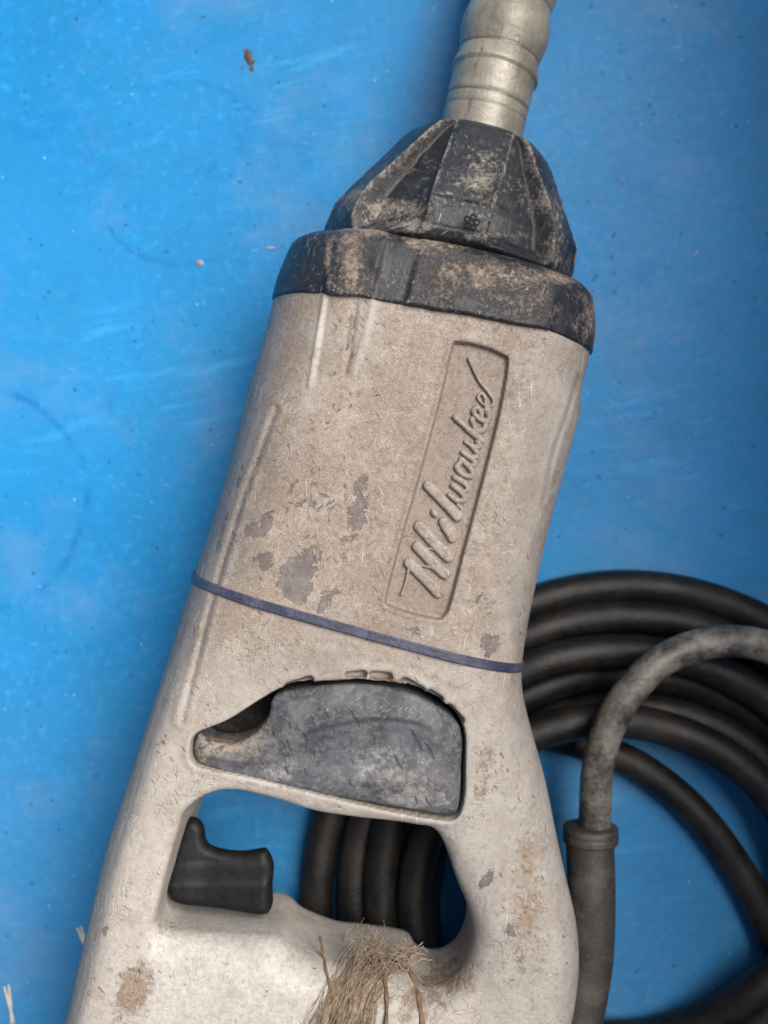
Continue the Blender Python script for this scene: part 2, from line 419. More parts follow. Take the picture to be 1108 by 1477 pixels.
def mat_cable(name, base, dust, lo, hi, rough=.5, spec=.5):
    t = NT(name)
    a = t.noise(70, 6, .65); f = t.noise(700, 5, .7)
    c = t.mix(t.ramp(t.add(a, t.mul(t.math('SUBTRACT', f, .5), .35)), lo, hi), base, dust)
    c = t.mix(t.mul(t.ramp(t.noise(25, 4), .55, .7), .2), c, (.08, .06, .045))
    c = t.mix(t.mul(t.ramp(t.voro(220), .08, .04), .4), c, (.2, .17, .14))
    st = t.noise(30, 4, .6, t.mapping(loc=(2, 9, 4)))
    return t.out(c, t.add(t.ramp(f, .3, .7, rough - .08, rough + .12), t.ramp(st, .3, .7, -.08, .1)), t.bump(t.add(f, t.mul(a, 1.1)), .0004, .7), spec)

def mat_shaft():
    t = NT('dirty_translucent_hose')
    a = t.noise(50, 6, .65); f = t.noise(500, 6, .75)
    c = t.mix(t.ramp(a, .35, .65), (.19, .17, .125), (.33, .30, .24))
    c = t.mix(t.mul(t.ramp(f, .55, .72), .45), c, (.20, .15, .11))
    c = t.mix(t.mul(t.ramp(t.add(t.attr('ring'), t.mul(t.math('SUBTRACT', f, .5), 1.2)), .35, .9), .7), c, (.16, .105, .07))
    c = t.mix(t.mul(t.attr('seam'), .8), c, (.05, .045, .04))
    q = t.scratches(AX, .012, .003, .05, 4.4, .002)
    c = t.mix(t.mul(q, t.ramp(t.noise(60, 3), .45, .6)), c, (.08, .07, .06))
    side = t.noise(1, 5, .7, t.mapping(scale=(500, 60, 200), co=t.mapping(rot=(0, 0, AX))))
    c = t.mix(t.mul(t.ramp(side, .5, .7), .6), c, (.10, .09, .085))
    return t.out(c, t.ramp(f, .3, .7, .22, .42), t.bump(t.add(f, a), .0005, .5), .6, .15)

def mat_simple(name, c1, c2, sc, rough=.8, bump=.0004, spec=.3):
    t = NT(name); n = t.noise(sc, 5, .7)
    return t.out(t.mix(t.ramp(n, .35, .65), c1, c2), rough, t.bump(n, bump, .7), spec)

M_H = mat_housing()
M_COL = mat_black('scuffed_black_collar', .60, 1.0, dustc=(.27, .215, .17))
M_CONE = mat_black('scuffed_black_nose', .62, .98, dustc=(.30, .27, .225))
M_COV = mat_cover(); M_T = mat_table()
M_CAB = mat_cable('dusty_black_rubber', (.006, .006, .006), (.020, .0165, .013), .42, .72, .42, .35)
M_CAB_LIT = mat_cable('lit_dusty_rubber', (.035, .032, .028), (.19, .17, .14), .38, .66, .33, .7)  # dust and the raised loop's brighter light painted into the rubber colour
M_SLV = mat_cable('grey_brown_rubber', (.035, .032, .028), (.09, .08, .068), .4, .7, .5)
M_SHAFT = mat_shaft()

# ------------------------------------------------------------------ tabletop
def slab():
    """blue sheet with an unseen wall added beyond the right edge to shade that side"""
    me = bpy.data.meshes.new('tabletop'); bm = bmesh.new()
    def box(x0, x1, y0, y1, z0, z1, bev):
        g = bmesh.ops.create_cube(bm, size=1)['verts']
        for v in g: v.co = ((x0 + x1) / 2 + v.co.x * (x1 - x0), (y0 + y1) / 2 + v.co.y * (y1 - y0), (z0 + z1) / 2 + v.co.z * (z1 - z0))
        if bev: bmesh.ops.bevel(bm, geom=list({e for v in g for e in v.link_edges}), offset=bev, segments=3, affect='EDGES')
    box(-1.3, 1.3, -1.3, 1.3, -.02, 0, 0)
    box(SHADE_WALL_X, SHADE_WALL_X + .03, -.9, SHADE_WALL_Y, -.01, SHADE_WALL_H, .006)  # added wall, out of view, put there to shade the right side
    bm.to_mesh(me); bm.free()
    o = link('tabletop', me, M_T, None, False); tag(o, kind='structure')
SHADE_WALL_X, SHADE_WALL_Y, SHADE_WALL_H = .245, .9, .34
slab()

# ------------------------------------------------------------------ the tool's shape as fields
C0 = np.array([17.2, 62.5]); UA = np.array([math.cos(AX), -math.sin(AX)]); VA = np.array([math.sin(AX), math.cos(AX)])
def UV(X, Y):
    x = X - C0[0]; y = Y - C0[1]
    return x * UA[0] + y * UA[1], x * VA[0] + y * VA[1]
def XY(u, v): return C0[0] + u * UA[0] + v * VA[0], C0[1] + u * UA[1] + v * VA[1]
ZC0 = 48.0
LEFT = [(440, 352), (424, 375), (407, 415), (398, 450), (388, 490), (364, 570), (343, 650), (315, 745), (283, 838), (256, 940), (230, 1030), (205, 1110), (176, 1200), (154, 1290), (133, 1380), (110, 1477), (95, 1560), (105, 1650)]
RIGHT = [(730, 1660), (790, 1560), (806, 1477), (818, 1420), (824, 1360), (819, 1300), (805, 1240), (792, 1180), (780, 1115), (766, 1060), (753, 1010), (748, 968), (753, 915), (763, 860), (776, 800), (790, 740), (806, 680), (818, 635), (826, 604), (829, 565), (838, 530), (844, 492), (842, 462), (836, 438), (815, 410)]
top = [P(764, 382), P(700, 345), P(600, 318), P(520, 320), P(470, 334)]
OUT = catmull(np.vstack([PL(LEFT), PL(RIGHT), np.array(top)]), 4)
HOLE_T = PL([(258, 1200), (268, 1168), (300, 1143), (340, 1136), (400, 1149), (455, 1166), (520, 1176), (590, 1184), (632, 1200)], 77)
HOLE_B = PL([(655, 1245), (672, 1290), (677, 1330), (664, 1370), (636, 1394), (604, 1392), (585, 1372), (520, 1362), (480, 1357), (432, 1338), (400, 1318), (320, 1312), (252, 1300)], 54)
HOLE_L = PL([(244, 1262)], 70)
HOLE = catmull(np.vstack([HOLE_T, HOLE_B, HOLE_L]), 4)

GH = .5; GXs = np.arange(-140, 100, GH); GYs = np.arange(-262, 110, GH)
_GX, _GY = np.meshgrid(GXs, GYs, indexing='ij')
TAB = {'o': poly_dist(_GX, _GY, OUT), 'h': poly_dist(_GX, _GY, HOLE)}
def look(tab, X, Y):
    fx = np.clip((X - GXs[0]) / GH, 0, len(GXs) - 1.001); fy = np.clip((Y - GYs[0]) / GH, 0, len(GYs) - 1.001)
    i = fx.astype(int); j = fy.astype(int); a = fx - i; b = fy - j; t = TAB[tab]
    return (t[i, j] * (1 - a) + t[i + 1, j] * a) * (1 - b) + (t[i, j + 1] * (1 - a) + t[i + 1, j + 1] * a) * b
def fields(X, Y):
    u, v = UV(X, Y); vp = v - .08 * u
    do = look('o', X, Y); dh = look('h', X, Y)
    k = sstep(-v, 95, 165)                        # 0 barrel, 1 handle
    T = 44.5 - 3.0 * sstep(-v, 0, 100) - 13.0 * k
    zc = ZC0 + 6.0 * k
    T = T - 4.5 * np.clip(np.abs(u) / 55, 0, 1.2) ** 2 * (1 - k)
    Ro = 30 - 15 * k
    Rh = 4.0 + 9.5 * np.maximum(sstep(-Y, 128, 150), sstep(X, 10, 34))
    # shoulder: right of the ridge line the top falls away
    a = P(748, 960, 85); b = P(668, 1210, 80); e = (b - a) / np.linalg.norm(b - a)
    s = -((X - a[0]) * e[1] - (Y - a[1]) * e[0]); s = -s
    along = (X - a[0]) * e[0] + (Y - a[1]) * e[1]
    sh = np.maximum((X - a[0]) * (-e[1]) * -1 * -1 + (Y - a[1]) * e[0], 0)
    T = T - .30 * np.minimum(sh, 22) * sstep(along, -10, 12)
    return u, v, vp, do, dh, T, zc, Ro, Rh, k

def ztop_arr(X, Y):
    X = np.atleast_1d(np.asarray(X, float)); Y = np.atleast_1d(np.asarray(Y, float))
    u, v, vp, do, dh, T, zc, Ro, Rh, k = fields(X, Y)
    aa = np.clip(do + Ro, 0, Ro); z1 = T - Ro + np.sqrt(np.maximum(Ro ** 2 - aa ** 2, 0))
    ab = np.clip(-dh + Rh, 0, Rh); z2 = T - Rh + np.sqrt(np.maximum(Rh ** 2 - ab ** 2, 0))
    return zc + np.minimum(z1, z2)
def onto(pts):
    """photo points -> plan points on the upper surface of the housing"""
    out = []
    for px, py in pts:
        z = 88.0
        for _ in range(8):
            q = P(px, py, z); z = .5 * z + .5 * float(ztop_arr(q[0], q[1])[0])
        out.append([q[0], q[1], z])
    return np.array(out)

POCKET = onto([(660, 493), (695, 499), (727, 512), (733, 524), (722, 590), (700, 680), (672, 785), (650, 870), (640, 890), (628, 893), (590, 884), (562, 874), (557, 862), (578, 780), (604, 690), (634, 580), (652, 503)])[:, :2]
POCKET = catmull(POCKET, 3)
VENT = onto([(274, 1085), (282, 1060), (328, 1040), (374, 1011), (412, 991), (462, 984), (530, 982), (592, 991), (642, 1016), (669, 1050), (671, 1110), (668, 1160), (655, 1183), (620, 1181), (540, 1166), (450, 1144), (370, 1124), (300, 1110), (279, 1102)])[:, :2]
VENT = catmull(VENT, 4)
NOTCH = [onto([(a, b), (c, d2)])[:, :2] for a, b, c, d2 in [(414, 992, 446, 982), (503, 976, 524, 974), (538, 975, 560, 977), (584, 984, 608, 997), (620, 1001, 634, 1010), (648, 1022, 664, 1040)]]
GROOVE2 = catmull(onto([(835, 545), (818, 600), (798, 660), (786, 720)])[:, :2], 4, False)
GROOVE = catmull(onto([(398, 590), (372, 660), (350, 720), (310, 850), (282, 960), (262, 1040)])[:, :2], 4, False)

def build_housing(parent):
    h = .52
    x0, x1, y0, y1, z0, z1 = -125, 84, -248, 90, 2, 98
    xs = np.arange(x0, x1, h); ys = np.arange(y0, y1, h); zs = np.arange(z0 - 1, z1, h)
    X, Y = np.meshgrid(xs, ys, indexing='ij')
    u, v, vp, do, dh, T, zc, Ro, Rh, k = fields(X, Y)
    dp = poly_dist(X, Y, POCKET); dv = poly_dist(X, Y, VENT); dg = poly_dist(X, Y, GROOVE, False)
    Tt = T.copy()
    Tt -= 2.0 * sstep(-dp, -.3, .5) - .35 * np.exp(-((dp - .9) / .8) ** 2)
    dv0 = dv.copy()
    for q in NOTCH: dv = np.minimum(dv, poly_dist(X, Y, q, False) - 1.3)
    Tt -= 4.0 * sstep(-dv, -.4, .8) + 26.0 * sstep(-dv0, -.1, 1.2) - .4 * np.exp(-((dv - 1.2) / 1.2) ** 2)
    for pl, am, wd in (([(468, 425), (459, 480), (446, 556)], .75, .8), ([(474, 425), (466, 480), (455, 550)], -.35, .9), ([(513, 440), (507, 490), (497, 540)], -.75, .8), ([(538, 430), (527, 480), (508, 535)], .6, 1.1)):
        Tt += am * np.exp(-(poly_dist(X, Y, catmull(onto(pl)[:, :2], 4, False), False) / wd) ** 2)
    dg2 = poly_dist(X, Y, GROOVE2, False); Tt -= .7 * np.exp(-(dg2 / .9) ** 2); Tt += .4 * np.exp(-((dg2 - 2.0) / 1.0) ** 2)
    Tt -= .45 * np.exp(-(dg / .9) ** 2); Tt += .35 * np.exp(-((dg - 2.2) / 1.2) ** 2)
    # low dents, knocks, casting unevenness
    for _ in range(240):
        i = RNG.uniform(x0, x1); j = RNG.uniform(y0, y1); r = RNG.uniform(.8, 5); 
        m = (np.abs(X - i) < 3 * r) & (np.abs(Y - j) < 3 * r)
        Tt[m] += RNG.normal() * .05 * r * np.exp(-((X[m] - i) ** 2 + (Y[m] - j) ** 2) / r ** 2)
    Z = zs[None, None, :]
    q = np.where(Z > zc[:, :, None], Z - zc[:, :, None] - Tt[:, :, None], zc[:, :, None] - Z - T[:, :, None]).astype(np.float32)
    Fo = roundext(do[:, :, None].astype(np.float32), q, Ro[:, :, None].astype(np.float32))
    Fh = roundext(-dh[:, :, None].astype(np.float32), q, Rh[:, :, None].astype(np.float32))
    F = smax(Fo, Fh, 2.5); del Fo, Fh
    F = np.maximum(F, (vp - 3.0)[:, :, None].astype(np.float32))
    F = np.maximum(F, (-235 - Y)[:, :, None].astype(np.float32))
    V, Q = surface_nets(F, (x0, y0, zs[0]), h)
    px, py = PIX(V)
    U, W = UV(V[:, 0], V[:, 1])
    def blobs(lst):
        m = np.zeros(len(V))
        for (a, b, rx, ry, ang, s) in lst:
            ca, sa = math.cos(R(ang)), math.sin(R(ang)); dx = px - a; dy = py - b
            e = ((dx * ca + dy * sa) / rx) ** 2 + ((-dx * sa + dy * ca) / ry) ** 2
            m = np.maximum(m, s * np.exp(-e * .7))
        return m
    chip = blobs([(450, 720, 110, 120, 15, .47), (400, 640, 40, 60, 15, .5), (520, 560, 90, 80, 15, .40), (700, 880, 40, 60, 15, .45), (520, 700, 10, 30, 20, .9), (455, 800, 12, 20, 10, .8), (790, 480, 10, 30, 10, .6), (400, 880, 30, 14, 0, .5), (285, 900, 14, 60, 15, .5), (230, 1080, 14, 80, 15, .45), (760, 700, 16, 80, 10, .4),(428, 835, 28, 42, 10, 1.0), (380, 758, 36, 16, -35, .95), (512, 745, 18, 40, 25, .92), (470, 865, 30, 20, 0, .7), (385, 815, 20, 22, 0, .75), (708, 928, 17, 24, 0, .9),
                  (600, 910, 24, 12, 0, .75), (498, 805, 14, 20, 20, .62), (345, 690, 6, 30, 12, .75), (560, 885, 16, 14, 0, .6), (690, 640, 6, 60, 14, .35), (505, 480, 8, 40, 10, .8),
                  (672, 905, 10, 14, 0, .5), (320, 770, 5, 40, 14, .7), (150, 1345, 7, 24, 15, .8), (700, 1270, 12, 20, 30, .7), (735, 1345, 10, 16, 0, .8)])
    mud = blobs([(190, 1430, 26, 45, 20, 1.0), (540, 984, 40, 7, 0, 1.1), (430, 996, 30, 6, 0, .8), (620, 1004, 30, 6, 20, .8), (500, 1000, 90, 10, 0, .55), (390, 940, 60, 25, 10, .45), (700, 1120, 18, 60, 20, .6), (740, 1380, 40, 60, 10, .55), (640, 1410, 60, 30, -20, .8), (600, 1450, 50, 40, 0, .75),
                 (270, 1120, 60, 25, -20, .45), (235, 1180, 22, 60, 12, .4), (240, 1335, 20, 18, 0, .6), (560, 1160, 100, 14, 10, .55), (620, 600, 30, 120, 14, .3), (700, 560, 24, 50, 14, .4), (520, 620, 90, 140, 0, .22), (600, 650, 12, 60, 14, .5),
                 (480, 1400, 50, 50, 0, .4), (215, 1360, 10, 20, 0, .6), (480, 545, 10, 60, 10, .3), (780, 1180, 20, 90, 0, .3)])
    rust = blobs([(762, 1240, 24, 40, 10, 1.1), (760, 1310, 28, 56, 5, 1.1), (700, 1110, 26, 60, 15, .7), (250, 1130, 40, 40, 0, .4), (300, 1020, 30, 40, 0, .5), (180, 1300, 16, 60, 14, .6), (768, 1440, 18, 40, 0, .55), (350, 930, 30, 40, 0, .35), (690, 1160, 18, 40, 0, .5), (285, 1120, 50, 20, 0, .5), (170, 1450, 14, 30, 0, .3)])
    grip = sstep(py, 1300, 1345) * sstep(px, 170, 230) * (1 - sstep(px, 400, 760) * .75)
    rim = blobs([(460, 490, 9, 70, 10, .8), (530, 470, 12, 50, 14, .7), (790, 620, 34, 150, 12, .55), (745, 860, 26, 120, 8, .5), (350, 640, 12, 200, 14, .45), (350, 1030, 60, 14, -25, .9), (620, 1000, 40, 14, 35, .8), (250, 1180, 30, 60, 12, .55), (200, 1290, 30, 80, 12, .75), (170, 1400, 30, 70, 12, .7), (400, 1142, 150, 12, 10, .7), (640, 1290, 40, 90, -20, .7), (668, 1100, 10, 60, 0, .8)])
    lower = .62 * sstep(py, 860, 1080)
    clean = np.clip(np.maximum.reduce([grip, rim, lower]), 0, 1)
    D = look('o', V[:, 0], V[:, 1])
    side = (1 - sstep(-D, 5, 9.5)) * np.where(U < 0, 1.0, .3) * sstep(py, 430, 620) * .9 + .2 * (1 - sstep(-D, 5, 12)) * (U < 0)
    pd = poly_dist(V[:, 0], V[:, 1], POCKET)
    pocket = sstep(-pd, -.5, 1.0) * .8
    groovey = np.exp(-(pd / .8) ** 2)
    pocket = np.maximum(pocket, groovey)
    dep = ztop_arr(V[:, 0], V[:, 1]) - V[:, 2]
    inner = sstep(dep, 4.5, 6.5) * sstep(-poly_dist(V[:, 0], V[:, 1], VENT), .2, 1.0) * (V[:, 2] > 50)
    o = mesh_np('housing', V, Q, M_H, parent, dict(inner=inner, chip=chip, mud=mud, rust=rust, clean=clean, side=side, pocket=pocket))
    return o

def sdf_plate(name, poly, Tf, Rr, mat, parent, h=.5, attrs=None, Tb=None, grow=0.0):
    x0, y0 = poly.min(0) - 3; x1, y1 = poly.max(0) + 3
    xs = np.arange(x0, x1, h); ys = np.arange(y0, y1, h)
    X, Y = np.meshgrid(xs, ys, indexing='ij')
    dd = poly_dist(X, Y, poly) - grow; zt = Tf(X, Y, dd); zb = Tb
    zs = np.arange(zb - 2, zt.max() + 2, h)
    Z = zs[None, None, :]
    mid = (zt + zb) / 2; hf = (zt - zb) / 2
    q = np.abs(Z - mid[:, :, None]) - hf[:, :, None]
    F = roundext(dd[:, :, None], q, Rr)
    V, Q = surface_nets(F, (x0, y0, zs[0]), h)
    return mesh_np(name, V, Q, mat, parent, attrs(V) if attrs else None)

tool = empty('concrete_vibrator', (0, 0, 0))
tag(tool, 'worn beige and black concrete vibrator motor with D-shaped handle lying on the blue sheet', 'power tool')
build_housing(tool)

# ---- vent cover (black rubber insert)
CPX = [(281, 1070), (286, 1062), (300, 1074), (335, 1077), (366, 1063), (388, 1036), (396, 1008), (440, 996), (500, 991), (560, 995), (618, 1016), (663, 1052), (664, 1110), (662, 1158), (650, 1177), (600, 1170), (500, 1153), (400, 1133), (330, 1117), (292, 1106), (279, 1090)]
cc = onto(CPX)[:, :2]; CUT = catmull(cc, 3)
ARC = catmull(onto([(400, 1090), (440, 1062), (490, 1046), (540, 1039), (590, 1042), (618, 1052)])[:, :2], 5, False)
def cov_top(X, Y, dd):
    b = ztop_arr(X.ravel(), Y.ravel()).reshape(X.shape)
    da = poly_dist(X, Y, ARC, False)
    lowm = poly_dist(X, Y, catmull(onto([(390, 1095), (440, 1066), (490, 1050), (540, 1043), (590, 1046), (640, 1075), (655, 1110), (655, 1160), (600, 1160), (500, 1143), (400, 1122), (340, 1108)])[:, :2], 3))
    z = b - 1.6 + 2.8 * sstep(-dd, 0, 9)
    z = z - .55 * sstep(-lowm, -.6, 3) - .45 * np.exp(-(da / .9) ** 2)
    left = P(300, 1085, 80)
    z = z - .9 * np.exp(-((X - left[0]) / 16) ** 2)
    return z
def cov_attr(V):
    px, py = PIX(V)
    def bl(l):
        m = np.zeros(len(V))
        for a, b, rx, ry, s in l: m = np.maximum(m, s * np.exp(-(((px - a) / rx) ** 2 + ((py - b) / ry) ** 2) * .8))
        return m
    da = poly_dist(V[:, 0], V[:, 1], ARC, False)
    return dict(dust=bl([(400, 1110, 60, 20, .8), (560, 1110, 110, 40, .75), (600, 1150, 60, 24, .9), (500, 1125, 80, 24, .6), (620, 1090, 30, 30, .5)]),
                brown=bl([(320, 1075, 40, 12, 1.0), (360, 1065, 24, 24, .8), (600, 1130, 40, 16, .4), (290, 1095, 12, 14, .9)]),
                groove=np.exp(-(da / 1.1) ** 2) * sstep(px, 420, 470))
sdf_plate('vent_cover', CUT, cov_top, 1.6, M_COV, tool, .45, cov_attr, Tb=64.0, grow=.45)

# ---- trigger
M_TRIG = mat_simple('satin_black_plastic', (.006, .006, .0065), (.011, .011, .012), 300, .5, .0002, .18)
TPX = [(240, 1288), (238, 1268), (248, 1232), (256, 1200), (266, 1190), (279, 1192), (288, 1204), (292, 1226), (310, 1236), (345, 1240), (372, 1236), (381, 1237), (391, 1258), (389, 1290), (385, 1324), (330, 1318), (280, 1311), (248, 1304)]
TR = catmull(PL(TPX, 66), 3)
def trig_top(X, Y, dd):
    y1 = P(300, 1262, 66)[1]
    return 61 + 4.2 * sstep(-Y, -y1 - 3.5, -y1 + 4.5) + 1.2 * sstep(-X, -P(300, 1200, 66)[0], -P(262, 1200, 66)[0]) * sstep(-Y, -P(0, 1215, 66)[1] - 6, -P(0, 1250, 66)[1] + 0) + .0 * dd
sdf_plate('trigger', TR, trig_top, 3.2, M_TRIG, tool, .5, Tb=54.0)

# ---- raised script letters in the pocket: strokes in (s,t), s along the reading direction, t up
def LXY(s, t):
    px = 633 + .282 * s - .96 * t; py = 856 - .96 * s - .282 * t
    return px, py
LET = [
    [([(-18, 51), (4, 50), (30, 53)], 1.3, 1.3), ([(30, 53), (14, 24), (0, 0)], 4.4, 4.4), ([(30, 50), (32, 20), (29, -2)], 1.0, 1.0), ([(29, -2), (42, 24), (56, 48)], 4.4, 4.4), ([(56, 48), (58, 24), (54, 1)], 1.0, 1.0), ([(54, 1), (68, 26), (85, 54)], 4.6, 4.6), ([(54, 1), (62, 2), (68, 8)], 1.5, 1.5)],
    [([(101, 22), (90, 10), (82, 3)], 4.2, 3.6), ([(82, 3), (92, 2), (98, 8)], 1.6, 1.6), ([(108, 36), (111, 40)], 3.2, 3.2)],
    [([(145, 58), (128, 28), (115, 5)], 4.4, 4.0), ([(115, 5), (124, 1), (130, 8)], 1.8, 1.8)],
    [([(141, 25), (136, 12), (140, 2), (148, 8), (155, 24)], 2.8, 2.8), ([(155, 24), (151, 10), (156, 2), (164, 10), (168, 25)], 2.8, 2.8)],
    [([(192, 22), (182, 25), (174, 14), (176, 3), (184, 4), (194, 20)], 2.8, 2.8), ([(194, 22), (190, 8), (195, 2), (200, 8)], 2.6, 2.6)],
    [([(206, 24), (201, 10), (206, 2), (214, 8), (221, 24)], 2.8, 2.8), ([(221, 24), (217, 8), (222, 2), (227, 8)], 2.6, 2.6)],
    [([(252, 50), (240, 26), (229, 1)], 3.2, 3.2), ([(256, 24), (246, 18), (238, 12)], 2.4, 2.4), ([(240, 12), (246, 3), (253, 3)], 2.8, 2.8)],
    [([(260, 12), (270, 16), (273, 23), (266, 25), (259, 16), (258, 5), (265, 1), (274, 8)], 2.7, 2.7)],
    [([(282, 12), (292, 16), (295, 23), (288, 25), (281, 16), (280, 5), (288, 1), (298, 10), (312, 30), (338, 53)], 2.6, 1.0)],
]
M_LET = mat_housing(); M_LET.name = 'worn_beige_lettering'
for strokes in LET:
    segs = []
    for pts, w0, w1 in strokes:
        c = onto([LXY(a, b) for a, b in pts])
        sm = catmull(c[:, :2], 4, False)
        segs.append((sm, w0 * (.42 if w0 > 4 else .34), w1 * (.42 if w0 > 4 else .34)))
    allp = np.vstack([s_[0] for s_ in segs]); x0, y0 = allp.min(0) - 2.5; x1, y1 = allp.max(0) + 2.5
    h = .3
    X, Y = np.meshgrid(np.arange(x0, x1, h), np.arange(y0, y1, h), indexing='ij')
    D = np.full(X.shape, 99.0)
    for sm, w0, w1 in segs: D = np.minimum(D, poly_dist(X, Y, sm, False) - (w0 + w1) / 2)
    for _ in range(14): D += RNG.normal() * .22 * np.exp(-((X - RNG.uniform(x0, x1)) ** 2 + (Y - RNG.uniform(y0, y1)) ** 2) / RNG.uniform(.5, 3))
    base = ztop_arr(X.ravel(), Y.ravel()).reshape(X.shape) - 2.3
    zs = np.arange(base.min() - 1.5, base.max() + 2.5, h)
    q = np.abs(zs[None, None, :] - base[:, :, None]) - 1.35
    F = roundext(D[:, :, None], q, 1.2)
    V, Q = surface_nets(F, (x0, y0, zs[0]), h)
    z = np.zeros(len(V)); px, py = PIX(V)
    mesh_np('raised_letter', V, Q, M_LET, tool, dict(chip=z, mud=z + .15, rust=z, clean=z + .1, side=z, pocket=z + .05))

# ---- collar
def ring_mesh(name, profile, mat, parent, nth=320, strip=None, dustf=None):
    """profile: list of (v', offset) ; section follows the housing's rounded section grown by offset"""
    rows = []; th = np.linspace(0, 2 * np.pi, nth, endpoint=False)
    A, B, n = 58.0, 44.5, 2.45
    for vp, off, f in profile:
        a = (A + off) * f; b = (B + off) * f
        c = np.abs(np.cos(th)); s = np.abs(np.sin(th))
        r = (c / a) ** n + (s / b) ** n; r = r ** (-1 / n)
        u = r * np.cos(th); z = r * np.sin(th)
        if strip is not None:
            nx = np.cos(th); nz = np.sin(th); k = strip(u, z, vp)
            u = u + nx * k; z = z + nz * k
        vv = vp + .08 * u
        x, y = XY(u, vv)
        rows.append(np.stack([x, y, ZC0 + z], 1))
    V = np.array(rows).reshape(-1, 3); m = len(profile)
    i = np.arange(m - 1)[:, None]; j = np.arange(nth)[None, :]; j2 = (j + 1) % nth
    Q = np.stack([i * nth + j, (i + 1) * nth + j, (i + 1) * nth + j2, i * nth + j2], -1).reshape(-1, 4)
    px, py = PIX(V)
    dust = dustf(px, py) if dustf else np.zeros(len(V))
    return mesh_np(name, V, Q, mat, parent, dict(dust=dust))
def gb(px, py, l):
    m = np.zeros(len(px))
    for a, b, rx, ry, s in l: m = np.maximum(m, s * np.exp(-(((px - a) / rx) ** 2 + ((py - b) / ry) ** 2) * .8))
    return m
def collar():
    h = .6
    xs = np.arange(-52, 88, h); ys = np.arange(36, 106, h); zs = np.arange(-2, 101, h)
    X, Y = np.meshgrid(xs, ys, indexing='ij')
    u, v, vp, do, dh, T, zc, Ro, Rh, k = fields(X, Y)
    st = 1.3 * sstep(u, -38.5, -36.5) * (1 - sstep(u, -23, -21)) + .9 * sstep(u, -12, -10) * (1 - sstep(u, 34, 38))
    st = st + 1.2 * sstep(u, 49, 51)
    grow = .55 - .0 * vp - 3.0 * sstep(vp, 21, 28)
    for _ in range(60):
        i = RNG.uniform(-50, 85); j = RNG.uniform(40, 100); r = RNG.uniform(.8, 3)
        st = st + RNG.normal() * .09 * r * np.exp(-((X - i) ** 2 + (Y - j) ** 2) / r ** 2)
    edge = 0 * X
    for _ in range(45): edge = edge + RNG.normal() * .16 * np.exp(-((u - RNG.uniform(-58, 58)) / RNG.uniform(.8, 4)) ** 2)
    Z = zs[None, None, :]
    tt = (T + grow + st)[:, :, None]; tb = (T + grow)[:, :, None]
    q = np.where(Z > ZC0, Z - ZC0 - tt, ZC0 - Z - tb)
    F = roundext((do - grow)[:, :, None], q, Ro[:, :, None] + 0 * q)
    F = smax(F, (vp - 27.0)[:, :, None] + 0 * q, 3.5); F = smax(F, (1.6 - vp + edge)[:, :, None] + 0 * q, .6)
    V, Q = surface_nets(F.astype(np.float32), (xs[0], ys[0], zs[0]), h)
    px, py = PIX(V)
    dust = gb(px, py, [(508, 380, 24, 70, 1.1), (474, 390, 6, 60, .9), (680, 395, 80, 30, .85), (610, 345, 70, 20, 1.0), (740, 430, 60, 30, .6), (845, 470, 22, 40, .8), (550, 330, 60, 14, 1.1), (780, 400, 60, 14, .8), (548, 390, 3, 40, .8)])
    dust -= gb(px, py, [(575, 385, 18, 40, .6), (435, 395, 30, 40, .5), (800, 505, 40, 20, .5), (720, 470, 50, 10, .4)])
    mesh_np('nose_collar', V, Q, M_COL, tool, dict(dust=dust))
collar()
# muddy lug at the collar's right shoulder
lg = catmull(PL([(818, 420), (846, 424), (852, 446), (846, 460), (820, 440)], 60), 3)
sdf_plate('collar_lug', lg, lambda X, Y, d_: 66 + 0 * X, 1.2, M_COL, tool, .4, lambda V: dict(dust=np.full(len(V), .9)), Tb=40.0)

